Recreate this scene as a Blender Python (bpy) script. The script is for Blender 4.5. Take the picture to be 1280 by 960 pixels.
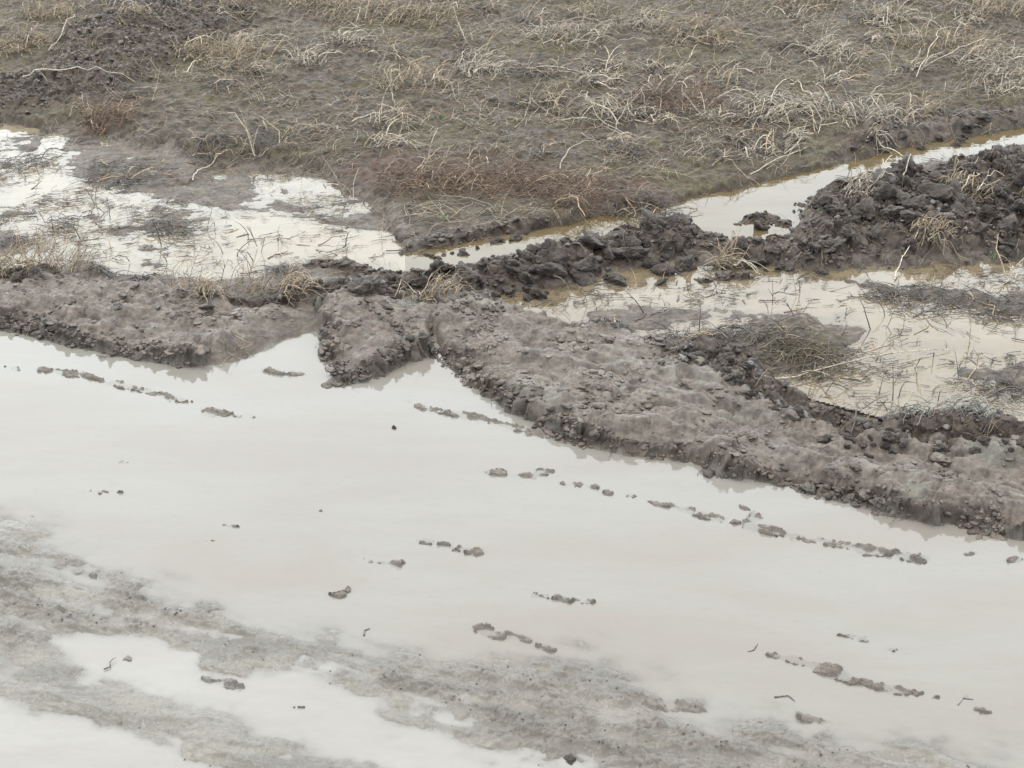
import bpy, math, random
import numpy as np

# ------------------------------------------------------------------ camera, sky, sun, exposure
scene = bpy.context.scene
for o in list(bpy.data.objects):
    bpy.data.objects.remove(o)
COL = scene.collection

CAM_H = 2.4
PITCH = math.radians(27.0)
HFOV = math.radians(34.0)
cam_data = bpy.data.cameras.new("camera")
cam_data.sensor_width = 36.0
cam_data.lens = 18.0 / math.tan(HFOV / 2)
cam_data.clip_start = 0.05
cam_data.clip_end = 1000.0
camera = bpy.data.objects.new("camera", cam_data)
camera.location = (0, 0, CAM_H)
camera.rotation_euler = (math.radians(90) - PITCH, 0, 0)
COL.objects.link(camera)
scene.camera = camera

SUN_ELEV, SUN_AZ = math.radians(62), math.radians(-25)   # high, behind the field, slightly to the left
world = bpy.data.worlds.new("World")
scene.world = world
world.use_nodes = True
wn, wl = world.node_tree.nodes, world.node_tree.links
wn.clear()
w_out = wn.new("ShaderNodeOutputWorld")
w_bg = wn.new("ShaderNodeBackground")
w_sky = wn.new("ShaderNodeTexSky")
w_sky.sky_type = 'NISHITA'
w_sky.sun_disc = False
w_sky.sun_elevation = SUN_ELEV
w_sky.sun_rotation = SUN_AZ
w_sky.air_density = 1.0
w_sky.dust_density = 4.0
# overcast: a closed layer of cloud, brighter overhead, over the clear sky
w_tc = wn.new("ShaderNodeTexCoord")
w_sep = wn.new("ShaderNodeSeparateXYZ")
w_ramp = wn.new("ShaderNodeValToRGB")
w_ramp.color_ramp.elements[0].position = 0.0
w_ramp.color_ramp.elements[0].color = (9.2, 10.7, 11.9, 1)
w_ramp.color_ramp.elements[1].position = 1.0
w_ramp.color_ramp.elements[1].color = (9.9, 9.5, 8.9, 1)
w_noise = wn.new("ShaderNodeTexNoise")
w_noise.inputs["Scale"].default_value = 2.2
w_noise.inputs["Detail"].default_value = 5
w_nr = wn.new("ShaderNodeMapRange")
w_nr.inputs["From Min"].default_value = 0.3
w_nr.inputs["From Max"].default_value = 0.7
w_nr.inputs["To Min"].default_value = 0.90
w_nr.inputs["To Max"].default_value = 1.08
w_mul = wn.new("ShaderNodeVectorMath"); w_mul.operation = 'SCALE'
w_mix = wn.new("ShaderNodeMix"); w_mix.data_type = 'RGBA'
w_mix.inputs["Factor"].default_value = 0.93
wl.new(w_tc.outputs["Generated"], w_sep.inputs[0])
wl.new(w_sep.outputs["Z"], w_ramp.inputs["Fac"])
wl.new(w_tc.outputs["Generated"], w_noise.inputs["Vector"])
wl.new(w_noise.outputs["Fac"], w_nr.inputs["Value"])
wl.new(w_ramp.outputs["Color"], w_mul.inputs[0])
wl.new(w_nr.outputs["Result"], w_mul.inputs["Scale"])
wl.new(w_sky.outputs["Color"], w_mix.inputs["A"])
wl.new(w_mul.outputs["Vector"], w_mix.inputs["B"])
wl.new(w_mix.outputs["Result"], w_bg.inputs["Color"])
w_bg.inputs["Strength"].default_value = 0.15
wl.new(w_bg.outputs["Background"], w_out.inputs["Surface"])

sun_data = bpy.data.lights.new("sun", 'SUN')
sun_data.energy = 0.9
sun_data.angle = math.radians(20)
sun_data.color = (1.0, 0.97, 0.93)
sun = bpy.data.objects.new("sun", sun_data)
sun.rotation_euler = (math.radians(90) - SUN_ELEV, 0, math.pi - SUN_AZ)
sun.location = (0, 0, 20)
COL.objects.link(sun)

scene.view_settings.view_transform = 'Standard'
scene.view_settings.look = 'None'
scene.view_settings.gamma = 1.0
scene.view_settings.exposure = 1.7
scene.render.engine = 'CYCLES'
scene.cycles.max_bounces = 6
scene.cycles.transparent_max_bounces = 8

# ------------------------------------------------------------------ pixel of the 1280x960 photograph -> point on the ground
FPX = 640.0 / math.tan(HFOV / 2)
CP, SP = math.cos(PITCH), math.sin(PITCH)
def at(px, py, z=0.0):
    dx, dy = (px - 640.0) / FPX, -(py - 480.0) / FPX
    d = (dx, CP + dy * SP, -SP + dy * CP)
    t = (z - CAM_H) / d[2]
    return d[0] * t, d[1] * t

# ------------------------------------------------------------------ noise (numpy)
rng = np.random.default_rng(7)
PERM = rng.permutation(4096).astype(np.int32)
GX = np.cos(np.arange(4096) * 2.399963).astype(np.float32)
GY = np.sin(np.arange(4096) * 2.399963).astype(np.float32)
RND = rng.random((4096, 6)).astype(np.float32)
def _h(ix, iy, seed):
    return PERM[(PERM[(ix + seed * 57) & 4095] + iy + seed * 131) & 4095]
def perlin(x, y, seed=0):
    x0, y0 = np.floor(x), np.floor(y)
    fx, fy = (x - x0).astype(np.float32), (y - y0).astype(np.float32)
    ix, iy = x0.astype(np.int32), y0.astype(np.int32)
    u, v = fx * fx * fx * (fx * (fx * 6 - 15) + 10), fy * fy * fy * (fy * (fy * 6 - 15) + 10)
    def g(a, b):
        h = _h(ix + a, iy + b, seed)
        return GX[h] * (fx - a) + GY[h] * (fy - b)
    n0 = g(0, 0); n0 += u * (g(1, 0) - n0)
    n1 = g(0, 1); n1 += u * (g(1, 1) - n1)
    return (n0 + v * (n1 - n0)) * 1.5
def fbm(x, y, s, octaves=4, seed=0, gain=0.5):
    a, f, out = 1.0, 1.0 / s, 0.0
    for k in range(octaves):
        out = out + a * perlin(x * f, y * f, seed + k)
        a *= gain; f *= 2.03
    return out
def clods(x, y, s, seed=0, flat=0.5):
    """heaped irregular lumps: nearest cell decides height, tilt and dome; returns height 0..~1.3 and the crease distance"""
    X, Y = x / s, y / s
    ix, iy = np.floor(X).astype(np.int32), np.floor(Y).astype(np.int32)
    fx, fy = (X - ix).astype(np.float32), (Y - iy).astype(np.float32)
    d1 = np.full(fx.shape, 9.0, np.float32); d2 = d1.copy(); hh = np.zeros_like(fx)
    for a in (-1, 0, 1):
        for b in (-1, 0, 1):
            r = RND[_h(ix + a, iy + b, seed)]
            ex, ey = fx - a - r[..., 0], fy - b - r[..., 1]
            d = ex * ex + ey * ey
            hv = 0.45 + 0.55 * r[..., 2] + (r[..., 3] - 0.5) * 1.1 * ex + (r[..., 4] - 0.5) * 1.1 * ey - flat * d
            near = d < d1
            d2 = np.where(near, d1, np.minimum(d2, d))
            hh = np.where(near, hv, hh)
            d1 = np.where(near, d, d1)
    edge = np.sqrt(d2) - np.sqrt(d1)
    return 0.40 + (hh - 0.40) * sstep(-0.02, 0.34, edge), edge
def sstep(a, b, x):
    t = np.clip((x - a) / (b - a), 0, 1)
    return t * t * (3 - 2 * t)

# ------------------------------------------------------------------ the sheet of ground: fine where it is seen, coarse to the horizon
NI, NO, NR, NRO = 1500, 26, 1500, 30
SL = (640.0 / FPX) / CP
uin = np.linspace(-1.14, 1.14, NI)
uo = 1.14 + (np.linspace(0, 1, NO + 1)[1:] ** 2.5) * 30
U = np.concatenate([-uo[::-1], uin, uo])
yin = 2.5 * (10.6 / 2.5) ** np.linspace(0, 1, NR)
yfar = 10.6 + (np.linspace(0, 1, NRO + 1)[1:] ** 2.5) * 240
ynear = 2.5 - (np.linspace(0, 1, NRO + 1)[1:] ** 2.5) * 60
Yv = np.concatenate([ynear[::-1], yin, yfar])
def sc(y):
    return 0.10 + 0.318 * np.maximum(y, 2.0)
XX = (U[None, :] * sc(Yv)[:, None]).astype(np.float32)
YY = np.repeat(Yv[:, None], len(U), 1).astype(np.float32)
nv, nu = XX.shape

# outlines traced on the ground (photo pixels, height of that edge)
def W(pts):
    return np.array([at(*p) for p in pts])
ST = 6
ci, cj = np.arange(0, nv + ST, ST).clip(max=nv - 1), np.arange(0, nu + ST, ST).clip(max=nu - 1)
cX, cY = XX[np.ix_(ci, cj)], YY[np.ix_(ci, cj)]
fi, fj = np.arange(nv) / ST, np.arange(nu) / ST
i0, j0 = fi.astype(int), fj.astype(int)
ti, tj = (fi - i0).astype(np.float32)[:, None], (fj - j0).astype(np.float32)[None, :]
def up(A):
    A = A.astype(np.float32)
    R = A[i0] * (1 - ti) + A[i0 + 1] * ti
    return R[:, j0] * (1 - tj) + R[:, j0 + 1] * tj
def sdf(pts):
    """signed distance to a closed outline, positive inside"""
    P = W(pts); d = np.full(cX.shape, 1e9); ins = np.zeros(cX.shape, bool)
    for k in range(len(P)):
        a, b = P[k], P[(k + 1) % len(P)]
        ex, ey = b - a
        t = np.clip(((cX - a[0]) * ex + (cY - a[1]) * ey) / (ex * ex + ey * ey + 1e-12), 0, 1)
        d = np.minimum(d, np.hypot(cX - a[0] - t * ex, cY - a[1] - t * ey))
        if a[1] != b[1]:
            c = ((a[1] > cY) != (b[1] > cY)) & (cX < (b[0] - a[0]) * (cY - a[1]) / (b[1] - a[1]) + a[0])
            ins ^= c
    return up(np.where(ins, d, -d))
def line(pts, with_t=False):
    """distance to an open line; 3rd/4th entries of a point = half width, height (interpolated)"""
    P = np.array([at(p[0], p[1]) for p in pts]); q = np.array([p[2:] for p in pts], float)
    d = np.full(cX.shape, 1e9); wv = np.zeros(cX.shape); hv = np.zeros(cX.shape)
    for k in range(len(P) - 1):
        a, b = P[k], P[k + 1]; ex, ey = b - a
        t = np.clip(((cX - a[0]) * ex + (cY - a[1]) * ey) / (ex * ex + ey * ey + 1e-12), 0, 1)
        dd = np.hypot(cX - a[0] - t * ex, cY - a[1] - t * ey)
        n = dd < d
        d = np.where(n, dd, d)
        wv = np.where(n, q[k, 0] * (1 - t) + q[k + 1, 0] * t, wv); hv = np.where(n, q[k, 1] * (1 - t) + q[k + 1, 1] * t, hv)
    return up(d), up(wv), up(hv)
# shared noises
N1 = fbm(XX, YY, 0.55, 4, 11)
N2 = fbm(XX, YY, 0.13, 4, 21)
N3 = fbm(XX, YY, 0.035, 3, 31)
ca, sa = math.cos(math.radians(-24)), math.sin(math.radians(-24))        # the way the wheel tracks run
XR, YR = XX * ca + YY * sa, -XX * sa + YY * ca
N4 = fbm(XR / 2.6, YR, 0.045, 4, 41)                                     # drawn out along the tracks
XF, YF = XX * math.cos(0.25) + YY * math.sin(0.25), -XX * math.sin(0.25) + YY * math.cos(0.25)
N6 = fbm(XR / 4.5, YR, 0.07, 4, 191)
N5 = fbm(XF / 3.0, YF, 0.05, 4, 51)                                      # drawn out along the field rows
C1, E1 = clods(XX + 0.025 * N2, YY + 0.025 * fbm(XX, YY, 0.12, 3, 61), 0.105, 3)
C2, E2 = clods(XX + 0.012 * N3, YY + 0.02 * N2, 0.045, 5)
C3, E3 = clods(XX + 0.006 * N3, YY + 0.006 * N2, 0.019, 9)

def layer(Z, pts, target, wd, warp=0.03, fine=0.012):
    s = sdf(pts) + warp * N2 + fine * N3
    m = sstep(-wd / 2, wd / 2, s)
    return Z * (1 - m) + target * m, m
FOOT = [(-400, 352), (-150, 385), (0, 409), (60, 424), (130, 440), (200, 453), (240, 458)]
FOOTL = [(405, 420), (403, 442), (416, 464), (428, 479), (450, 477), (484, 466), (510, 452), (532, 446), (552, 447), (578, 466), (596, 488), (620, 500), (640, 514), (662, 530)]
FOOTR = [(720, 552), (790, 569), (840, 576), (880, 586), (930, 602), (980, 608), (1040, 622), (1100, 638), (1150, 652), (1200, 658), (1280, 674), (1420, 700), (1700, 750)]

# the dead field, a hand higher than the flooded strip
Z = 0.040 + 0.016 * N1 + 0.010 * N2 + 0.0045 * N5 + 0.006 * N3 + .008 * (C2 - .5) + 0.012 * (YY - 6.5).clip(0, 6)
field = np.ones_like(Z)
low = [(-900, 152), (0, 152), (60, 160), (110, 158), (160, 178), (260, 200), (340, 208), (400, 213), (440, 240), (480, 262), (508, 296), (512, 312),
       (600, 297), (690, 280), (745, 268), (800, 268), (840, 256), (870, 243), (935, 232), (1000, 213), (1060, 200), (1120, 184), (1180, 176), (1250, 160), (1500, 110), (2500, -60),
       (2500, 1500), (-900, 1500)]
flat = 0.004 + 0.013 * N1 + 0.008 * N2 + 0.0035 * N5 + 0.002 * N3
Z, mlow = layer(Z, low, flat, 0.10, 0.07, 0.03)
# flooded left patch
Z, mD = layer(Z, [(-400, 175), (0, 160), (30, 190), (75, 195), (120, 235), (200, 245), (300, 262), (420, 280), (500, 296), (510, 330), (440, 336), (330, 330), (250, 352), (150, 335), (60, 300), (0, 285), (-400, 260)],
              -0.0065 + 0.008 * N1 + 0.009 * N2 + 0.0060 * N5 + 0.003 * N3, 0.10, 0.05, 0.02)
Z, _ = layer(Z, [(60, 165), (80, 172), (66, 215), (112, 238), (96, 256), (60, 262), (30, 250), (20, 222), (45, 195)], -0.016 + 0.004 * N2, 0.06)
Z, _ = layer(Z, [(0, 155), (60, 160), (50, 170), (0, 172), (-200, 175)], -0.012 + 0.004 * N2, 0.05)
Z, _ = layer(Z, [(310, 216), (400, 222), (420, 250), (380, 258), (330, 245)], -0.007 + 0.008 * N2 + 0.003 * N3, 0.06)
Z, _ = layer(Z, [(300, 268), (420, 285), (495, 300), (500, 325), (420, 322), (330, 318), (290, 292)], -0.018 + 0.006 * N2, 0.10)
# lip of wet mud between the left flood and the ditch
Z, mlip = layer(Z, [(490, 262), (540, 240), (620, 246), (700, 262), (690, 280), (600, 297), (515, 312), (500, 300)], 0.035 + 0.012 * N1 + 0.012 * (C1 - .5), 0.05)
# narrow ditch
Z, mC = layer(Z, [(500, 322), (600, 298), (690, 283), (750, 272), (840, 258), (870, 245), (935, 234), (1000, 216), (1060, 204), (1120, 187), (1180, 178), (1255, 164), (1400, 135), (1400, 158),
                  (1255, 184), (1190, 196), (1130, 206), (1060, 223), (1020, 245), (1005, 268), (1000, 290), (940, 306), (880, 304), (860, 296), (780, 292), (700, 312), (640, 332), (560, 338), (505, 336)],
              -0.035 + 0.006 * N2, 0.05, 0.02, 0.012)
# right flood
Z, mE = layer(Z, [(620, 372), (700, 362), (760, 345), (830, 325), (880, 334), (960, 332), (1010, 338), (1100, 330), (1280, 318), (1700, 300), (1700, 620), (1280, 540), (1160, 530), (1060, 520), (985, 495), (940, 450), (860, 425), (800, 425), (740, 410), (660, 395)],
              -0.013 + 0.006 * N1 + 0.007 * N2 + 0.003 * N5 + 0.002 * N3, 0.09, 0.04, 0.015)
Z, _ = layer(Z, [(850, 440), (860, 415), (930, 398), (1010, 392), (1075, 410), (1085, 435), (1020, 470), (960, 482), (930, 460)], 0.009 + 0.010 * N2 + .008 * N5, 0.16)
Z, _ = layer(Z, [(1060, 352), (1120, 352), (1200, 368), (1290, 362), (1500, 350), (1500, 400), (1290, 398), (1200, 384), (1110, 368)], 0.009 + 0.010 * N2 + .008 * N5, 0.09)
Z, _ = layer(Z, [(1190, 462), (1290, 452), (1500, 440), (1500, 500), (1290, 492)], 0.006 + 0.010 * N2 + .008 * N5, 0.08)
Z, _ = layer(Z, [(700, 392), (760, 380), (830, 388), (920, 378), (925, 396), (840, 412), (780, 418)], 0.0035 + 0.010 * N2, 0.10)

# near bank pushed up by the wheels: left stretch, lobe, right stretch
VB = fbm(XX, YY, .26, 3, 141)
RGH = .25 + 1.1 * sstep(-.2, .45, fbm(XX, YY, .16, 3, 161))
RG = 1 - np.abs(fbm(XX, YY, .085, 4, 151)) * 2.2      # pinched wrinkles
wid = 0.028 + 0.07 * sstep(.0, .7, VB)
RIM = 0.016 * VB + 0.022 * (C1 - .5) + 0.014 * (C2 - .55)
topL = 0.041 + 0.010 * N1 + 0.006 * N2 + 0.0028 * N3 + 0.004 * N4
bankL = FOOT + [(290, 450), (325, 436), (360, 420), (398, 410), (405, 418), (430, 400), (400, 378), (330, 384), (262, 386), (200, 366), (130, 352), (60, 346), (0, 350), (-400, 320)]
sL = sdf(bankL) + 0.032 * N2 + 0.01 * N3
soft = sstep(0.0, 1.0, (XX - at(215, 450)[0]) / 0.32)                      # the face slumps to a ramp towards the lobe
mL = sstep(0.0, 1.0, (sL + 0.03) / (wid + 0.24 * soft))
Z = Z * (1 - mL) + topL * mL
Z, mA0 = layer(Z, FOOTL + [(700, 520), (760, 500), (740, 425), (640, 398), (560, 380), (480, 382), (430, 380), (400, 392)],
               0.057 + 0.010 * N1 + 0.007 * N2 + 0.004 * N3, 0.045, 0.030, 0.018)
bankR = [(640, 400), (560, 430), (548, 445)] + FOOTL[9:] + FOOTR + [(1700, 620), (1280, 572), (1180, 560), (1080, 552), (1010, 535), (960, 512), (900, 480), (850, 452), (780, 425), (700, 408)]
Z, mR = layer(Z, bankR, 0.047 + 0.010 * N1 + 0.006 * N2 + 0.0032 * N3 + 0.004 * N4, 0.05, 0.034, 0.016)
# cleft between the lobe and the right stretch
dq, wq, hq = line([(548, 446, .022, -.06), (546, 432, .02, -.06), (538, 415, .014, -.025)])
Z += hq * np.exp(-(dq / wq) ** 2)
# hollow wheel track behind the right stretch, and a rolled rim on its front
dq, wq, hq = line([(840, 500, .05, -.006), (960, 545, .07, -.022), (1100, 580, .09, -.034), (1280, 605, .10, -.036), (1500, 640, .1, -.036)])
Z += hq * np.exp(-(dq / wq) ** 2)
dq, wq, hq = line([(600, 478, .03, .006), (700, 528, .035, .012), (830, 556, .04, .016), (960, 586, .045, .014), (1100, 614, .05, .018), (1280, 646, .05, .02), (1500, 690, .05, .02)])
Z += hq * np.exp(-(dq / wq) ** 2) * (mR > 0)
bank = np.clip(mL + mA0 + mR, 0, 1)
# broken crumbling front faces
dF1, _, _ = line([p + (1, 1) for p in FOOT])
dF2, _, _ = line([p + (1, 1) for p in FOOTL])
dF3, _, _ = line([p + (1, 1) for p in FOOTL[9:] + FOOTR])
face = np.exp(-((np.minimum(np.minimum(dF1, dF2), dF3) + .015 * VB) / 0.040) ** 2) * (bank > 0.02)
face = np.minimum(face * sstep(0, .5, bank), 1)
dFF = np.minimum(np.minimum(dF1, dF2), dF3)
slump = .12 + .62 * sstep(-.15, .45, fbm(XX, YY, .24, 3, 171))
Z -= np.where(bank > 0, Z.clip(0) * slump * np.exp(-(dFF / .085) ** 2) * bank, 0)
dq, _, _ = line([(398, 436, 1, 1), (410, 462, 1, 1), (428, 484, 1, 1), (470, 476, 1, 1)])
Z -= Z.clip(0) * bank * .5 * np.exp(-(dq / .075) ** 2)
Z += bank * .016 * fbm(XR / 1.8, YR, .10, 3, 181)
Z += np.sqrt(face) * RIM + face * (0.026 * (C2 - 0.55) + 0.012 * (C3 - 0.5) + 0.010 * N3)
Z += bank * 0.0028 * (RG.clip(-1, 1) - .3) * (.5 + sstep(-.4, .5, N1))
Z += bank * (1 - face) * (RGH * (0.0022 * (C3 - .4) + 0.0018 * N3) + 0.016 * (C1 - .5) + .006 * N4 + 0.008 * (C2 - 0.5) * sstep(-0.1, 0.5, N1 + 0.6 * N2) + 0.002 * (C3 - .6) * sstep(0, .5, N2))

# ridges of turned clods
clodm = np.zeros_like(Z)
def ridge(pts, amp=1.0, warp=0.03):
    global Z, clodm
    d, w, h = line(pts)
    d = np.abs(d + warp * N2 + 0.012 * N3)
    m = np.clip(1 - (d / w) ** 2, 0, 1)
    prof = np.sqrt(m)
    zz = h * .82 * prof * (0.62 + 0.38 * N1 + 0.55 * (C1 - 0.45)) + amp * (0.022 * (C2 - 0.6) + 0.008 * (C3 - 0.6) + 0.004 * N3) * np.minimum(m * 3, 1)
    Z = np.where(m > 0, np.maximum(Z, Z * (1 - prof) + zz * prof + 0.3 * Z * prof), Z)
    clodm = np.maximum(clodm, np.minimum(m * 2.5, 1))
ridge([(330, 382, .04, .03), (385, 372, .10, .07), (440, 364, .11, .07), (520, 362, .11, .075), (600, 355, .12, .09), (660, 343, .14, .10), (720, 326, .16, .125), (780, 314, .17, .14), (840, 304, .15, .13), (880, 310, .09, .08), (930, 318, .10, .085), (1000, 322, .12, .09), (1060, 318, .14, .1)])
Z, mH = layer(Z, [(1006, 326), (1000, 296), (1012, 266), (1030, 248), (1075, 232), (1130, 222), (1200, 214), (1255, 202), (1700, 130), (1700, 330), (1290, 320), (1190, 322), (1100, 326)],
              0.050 + 0.030 * N1 + 0.060 * (C1 - 0.5) + 0.030 * (C2 - .6) + 0.014 * (C3 - .6) + 0.006 * N3, 0.20, 0.04, 0.02)
clodm = np.maximum(clodm, mH)
ridge([(400, 332, .05, .035), (440, 336, .055, .045), (490, 345, .05, .05)])
ridge([(505, 300, .03, .03), (540, 306, .05, .05), (620, 292, .045, .045), (680, 280, .04, .035)], .8, .02)
ridge([(835, 448, .05, .05), (872, 452, .09, .10), (915, 462, .10, .11), (950, 490, .07, .08), (990, 512, .055, .06), (1040, 528, .055, .065), (1080, 545, .05, .05), (1120, 540, .06, .09), (1190, 545, .08, .11), (1280, 556, .09, .12), (1450, 575, .09, .12)], 1.0, .02)
ridge([(238, 384, .03, .03), (300, 388, .035, .04), (360, 384, .04, .04)], .7, .015)
ridge([(-100, 345, .05, .06), (0, 350, .05, .07), (40, 350, .055, .08), (62, 352, .03, .05)], .8, .015)
ridge([(925, 278, .03, .04), (955, 272, .06, .07), (980, 280, .04, .04)], .8, .01)
ridge([(880, 350, .03, .02), (930, 345, .035, .03)], .5, .01)
# mud heap in the upper left of the field and dark rims above the water
Z, mU = layer(Z, [(60, 110), (90, 55), (170, 20), (260, 5), (330, 12), (300, 50), (240, 75), (190, 105), (120, 140), (0, 150), (-200, 150), (-200, 125)],
              Z + 0.035 + 0.03 * N1 + 0.03 * (C1 - .5) + 0.018 * (C2 - .5) + 0.008 * (C3 - .5), 0.22, 0.05)
clodm = np.maximum(clodm, mU * 0.8)
Z, mV = layer(Z, [(1060, 192), (1090, 168), (1170, 152), (1260, 150), (1280, 140), (1500, 110), (1500, 130), (1255, 160), (1180, 173), (1110, 187)], Z + 0.016 + 0.02 * (C1 - .5) + 0.015 * (C2 - .5), 0.06)
clodm = np.maximum(clodm, mV * 0.7)

# the big puddle on the track
foot_all = FOOT + [(290, 452), (325, 438), (360, 422), (398, 412)] + FOOTL + FOOTR
Zp = Z.copy()
Z, mG = layer(Z, foot_all + [(1700, 1200), (1280, 1030), (900, 960), (500, 860), (200, 770), (-400, 700)],
              0, 0.035, 0.012, 0.012)
Z = Zp
sg_ = sdf(foot_all + [(1700, 1200), (1280, 1030), (900, 960), (500, 860), (200, 770), (-400, 700)]) + .012 * N2 + .010 * N3
mG = sstep(-.015, .035, sg_)
Z = Z * (1 - mG) + (-0.015 + 0.003 * N1 + .004 * N4) * mG
sG = mG
# flat wet mud in front, rising very slowly out of it
front = [(-700, 560), (-150, 628), (0, 668), (80, 700), (170, 742), (260, 778), (330, 790), (430, 802), (520, 806), (620, 822), (720, 840), (800, 862), (880, 890), (980, 905), (1080, 935), (1200, 955), (1320, 985), (1900, 1100), (1900, 1900), (-900, 1900)]
sf = sdf(front) + 0.06 * N1 + 0.03 * N2
mF = sstep(-0.22, 0.10, sf)
Zf = 0.0026 + 0.0040 * N1 + 0.0010 * N2 + 0.0062 * N6 + 0.0028 * N4 + 0.0024 * N3 + 0.0022 * (C3 - .3) + .0014 * (C2 - .5)
Z = Z * (1 - mF) + Zf * mF
for pts, dep in (([(75, 800), (110, 790), (200, 795), (262, 818), (250, 838), (300, 850), (380, 845), (480, 876), (490, 900), (560, 925), (630, 965), (560, 990), (480, 962), (430, 945), (330, 908), (290, 885), (200, 876), (120, 845)], -0.010),
                 ([(-400, 860), (0, 888), (60, 896), (120, 912), (220, 932), (270, 965), (100, 1100), (-400, 1100)], -0.012),
                 ([(600, 945), (650, 930), (720, 945), (780, 975), (650, 1000)], -0.008)):
    Z, _ = layer(Z, pts, dep + 0.004 * N2 + 0.002 * N4, 0.10, 0.035, 0.012)
# crumbs thrown up in rows by the tyre lugs
brk = sstep(-0.30, 0.35, perlin(XR / 0.05, YR / 0.03, 71) + 0.5 * perlin(XR / .015, YR / .01, 72))
crm = np.zeros_like(Z)
def crumbs(pts, k=1.0):
    global Z, crm
    d, w, h = line(pts)
    d = np.abs(d + 0.014 * N2 + 0.008 * N3)
    m = np.clip(1 - (d / w) ** 2, 0, 1)
    add = -0.003 + (h * k * (0.22 + 0.6 * C3 + 0.5 * N3) + 0.004) * brk
    crm = np.maximum(crm, sstep(0, .4, m) * brk)
    Z = np.where(m > 0, np.maximum(Z, -0.022 + (0.022 + add) * sstep(0, .5, m)), Z)
T = [[(-60, 440), (0, 455), (22, 462)], [(48, 462), (100, 470), (150, 482), (200, 495), (240, 506)], [(262, 515), (300, 521), (330, 525)], [(330, 462), (360, 468), (380, 470)], [(384, 522), (396, 520)],
     [(484, 517), (496, 515)], [(505, 503), (535, 512), (600, 524), (655, 540), (700, 552), (790, 566)], [(612, 590), (650, 594)], [(655, 597), (690, 588)], [(705, 605), (745, 610)], [(758, 616), (800, 625), (838, 634)], [(850, 637), (895, 648)],
     [(925, 630), (945, 645), (930, 655)], [(918, 655), (980, 668), (1040, 680), (1090, 688), (1150, 700)], [(510, 672), (550, 680), (592, 690)], [(458, 700), (500, 707)], [(550, 718), (570, 715)],
     [(668, 744), (700, 748), (740, 752)], [(604, 786), (615, 795), (645, 796), (688, 812)], [(376, 640), (400, 638)], [(258, 655), (296, 658)], [(250, 678), (266, 676)], [(118, 718), (132, 717)], [(148, 580), (158, 577)], [(100, 612), (150, 616)],
     [(413, 744), (425, 743)], [(432, 738), (442, 732)], [(945, 815), (1000, 828), (1050, 842)], [(1050, 846), (1110, 862), (1170, 872)], [(1180, 868), (1210, 868)], [(1220, 888), (1255, 895)], [(1205, 692), (1222, 690)], [(1240, 705), (1275, 700)],
     [(1000, 898), (1040, 905)], [(810, 880), (870, 884)], [(128, 905), (170, 900)], [(150, 820), (165, 826)], [(255, 850), (300, 858)], [(360, 885), (390, 882)], [(415, 880), (440, 875)], [(0, 575), (12, 572)], [(190, 595), (205, 592)],
     [(790, 650), (800, 648)], [(1095, 810), (1115, 813)], [(1050, 795), (1078, 798)]]
for t in T:
    short = len(t) == 2 and abs(t[0][0] - t[1][0]) < 40
    if t[0][0] in (48, 505, 655, 705, 758, 850, 918): crumbs([(p[0], p[1] - 1, .021, .011) for p in t], .8)
    crumbs([(p[0], p[1], .016 + .012 * ((p[0] * 7 + p[1]) % 5) / 5 + (0.006 if p[0] > 880 and p[1] < 720 else 0) - (.009 if short else 0) - .004, .011 if not short else .009) for p in t])

def blob(pts, w):
    return sstep(-w / 2, w / 2, sdf(pts) + 0.05 * N2 + .02 * N3)
churn = np.maximum(blob([(430, 850), (560, 835), (700, 848), (860, 890), (1000, 915), (1130, 965), (900, 1010), (640, 940), (560, 905)], .22) * .8, blob([(-200, 690), (0, 690), (120, 702), (250, 738), (330, 790), (200, 792), (60, 788), (-200, 800)], .2) * .9)
churn = np.maximum(churn, .9 * blob([(660, 925), (700, 912), (745, 925), (735, 950), (680, 950)], .1))
churn *= sstep(-.35, .35, .6 * N2 + .9 * N6)
Z += churn * mF * (0.003 + 0.006 * (C3 - .3) + 0.007 * (C2 - .4) + .004 * N3)
# masks of what the ground is made of; dug also carries painted crevice shade
wet = np.clip(np.maximum(mF, mG * (1 - crm)), 0, 1)
fieldm = (1 - mlow) * (1 - mV)
browned = np.maximum(fieldm, .55 * mlow * (1 - bank) * (1 - clodm) * (1 - mF) * (1 - mG))
dug = np.clip(clodm + face * 0.8 + crm * .25 + (mF * .5 * sstep(.30, .12, C3)) + churn * (.30 + .75 * sstep(.45, .1, C3)) + bank * .45 * RGH.clip(0, 1) * sstep(.16, .03, E2) + bank * .3 * sstep(.14, .02, E3) * RGH.clip(0, 1) + bank * .5 * sstep(.42, .12, C2) + bank * .3 * sstep(.2, .65, -RG), 0, 1)  # turned mud, plus shade painted into cracks, hollows, pits and the bank face
silt = np.clip(sstep(-0.05, 0.55, fbm(XX, YY, 0.34, 3, 81)) * bank * (1 - face) * (1 - clodm), 0, 1)
silt = np.maximum(silt, mlow * (1 - bank) * (1 - clodm) * 0.2 * (1 - mF))
red = blob([(420, 215), (500, 200), (600, 208), (700, 225), (820, 235), (840, 255), (740, 268), (640, 256), (560, 236), (440, 238)], .12)
red = np.maximum(red, blob([(100, 130), (150, 118), (170, 150), (150, 170), (105, 165)], .1))
red = np.maximum(red, 0.8 * blob([(790, 115), (860, 108), (900, 130), (860, 150), (800, 140)], .1))
red = np.maximum(red, 0.35 * sstep(.25, .7, fbm(XX, YY, .3, 3, 95)) * fieldm)
red *= .75
moss = np.clip(fieldm * sstep(-0.25, 0.45, fbm(XF / 1.8, YF, 0.42, 4, 91)) * (1 - red) * (1 - clodm), 0, 1)
moss = np.maximum(moss, 0.6 * blob([(950, 455), (960, 425), (1040, 425), (1070, 450), (1000, 478)], .1))

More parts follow.
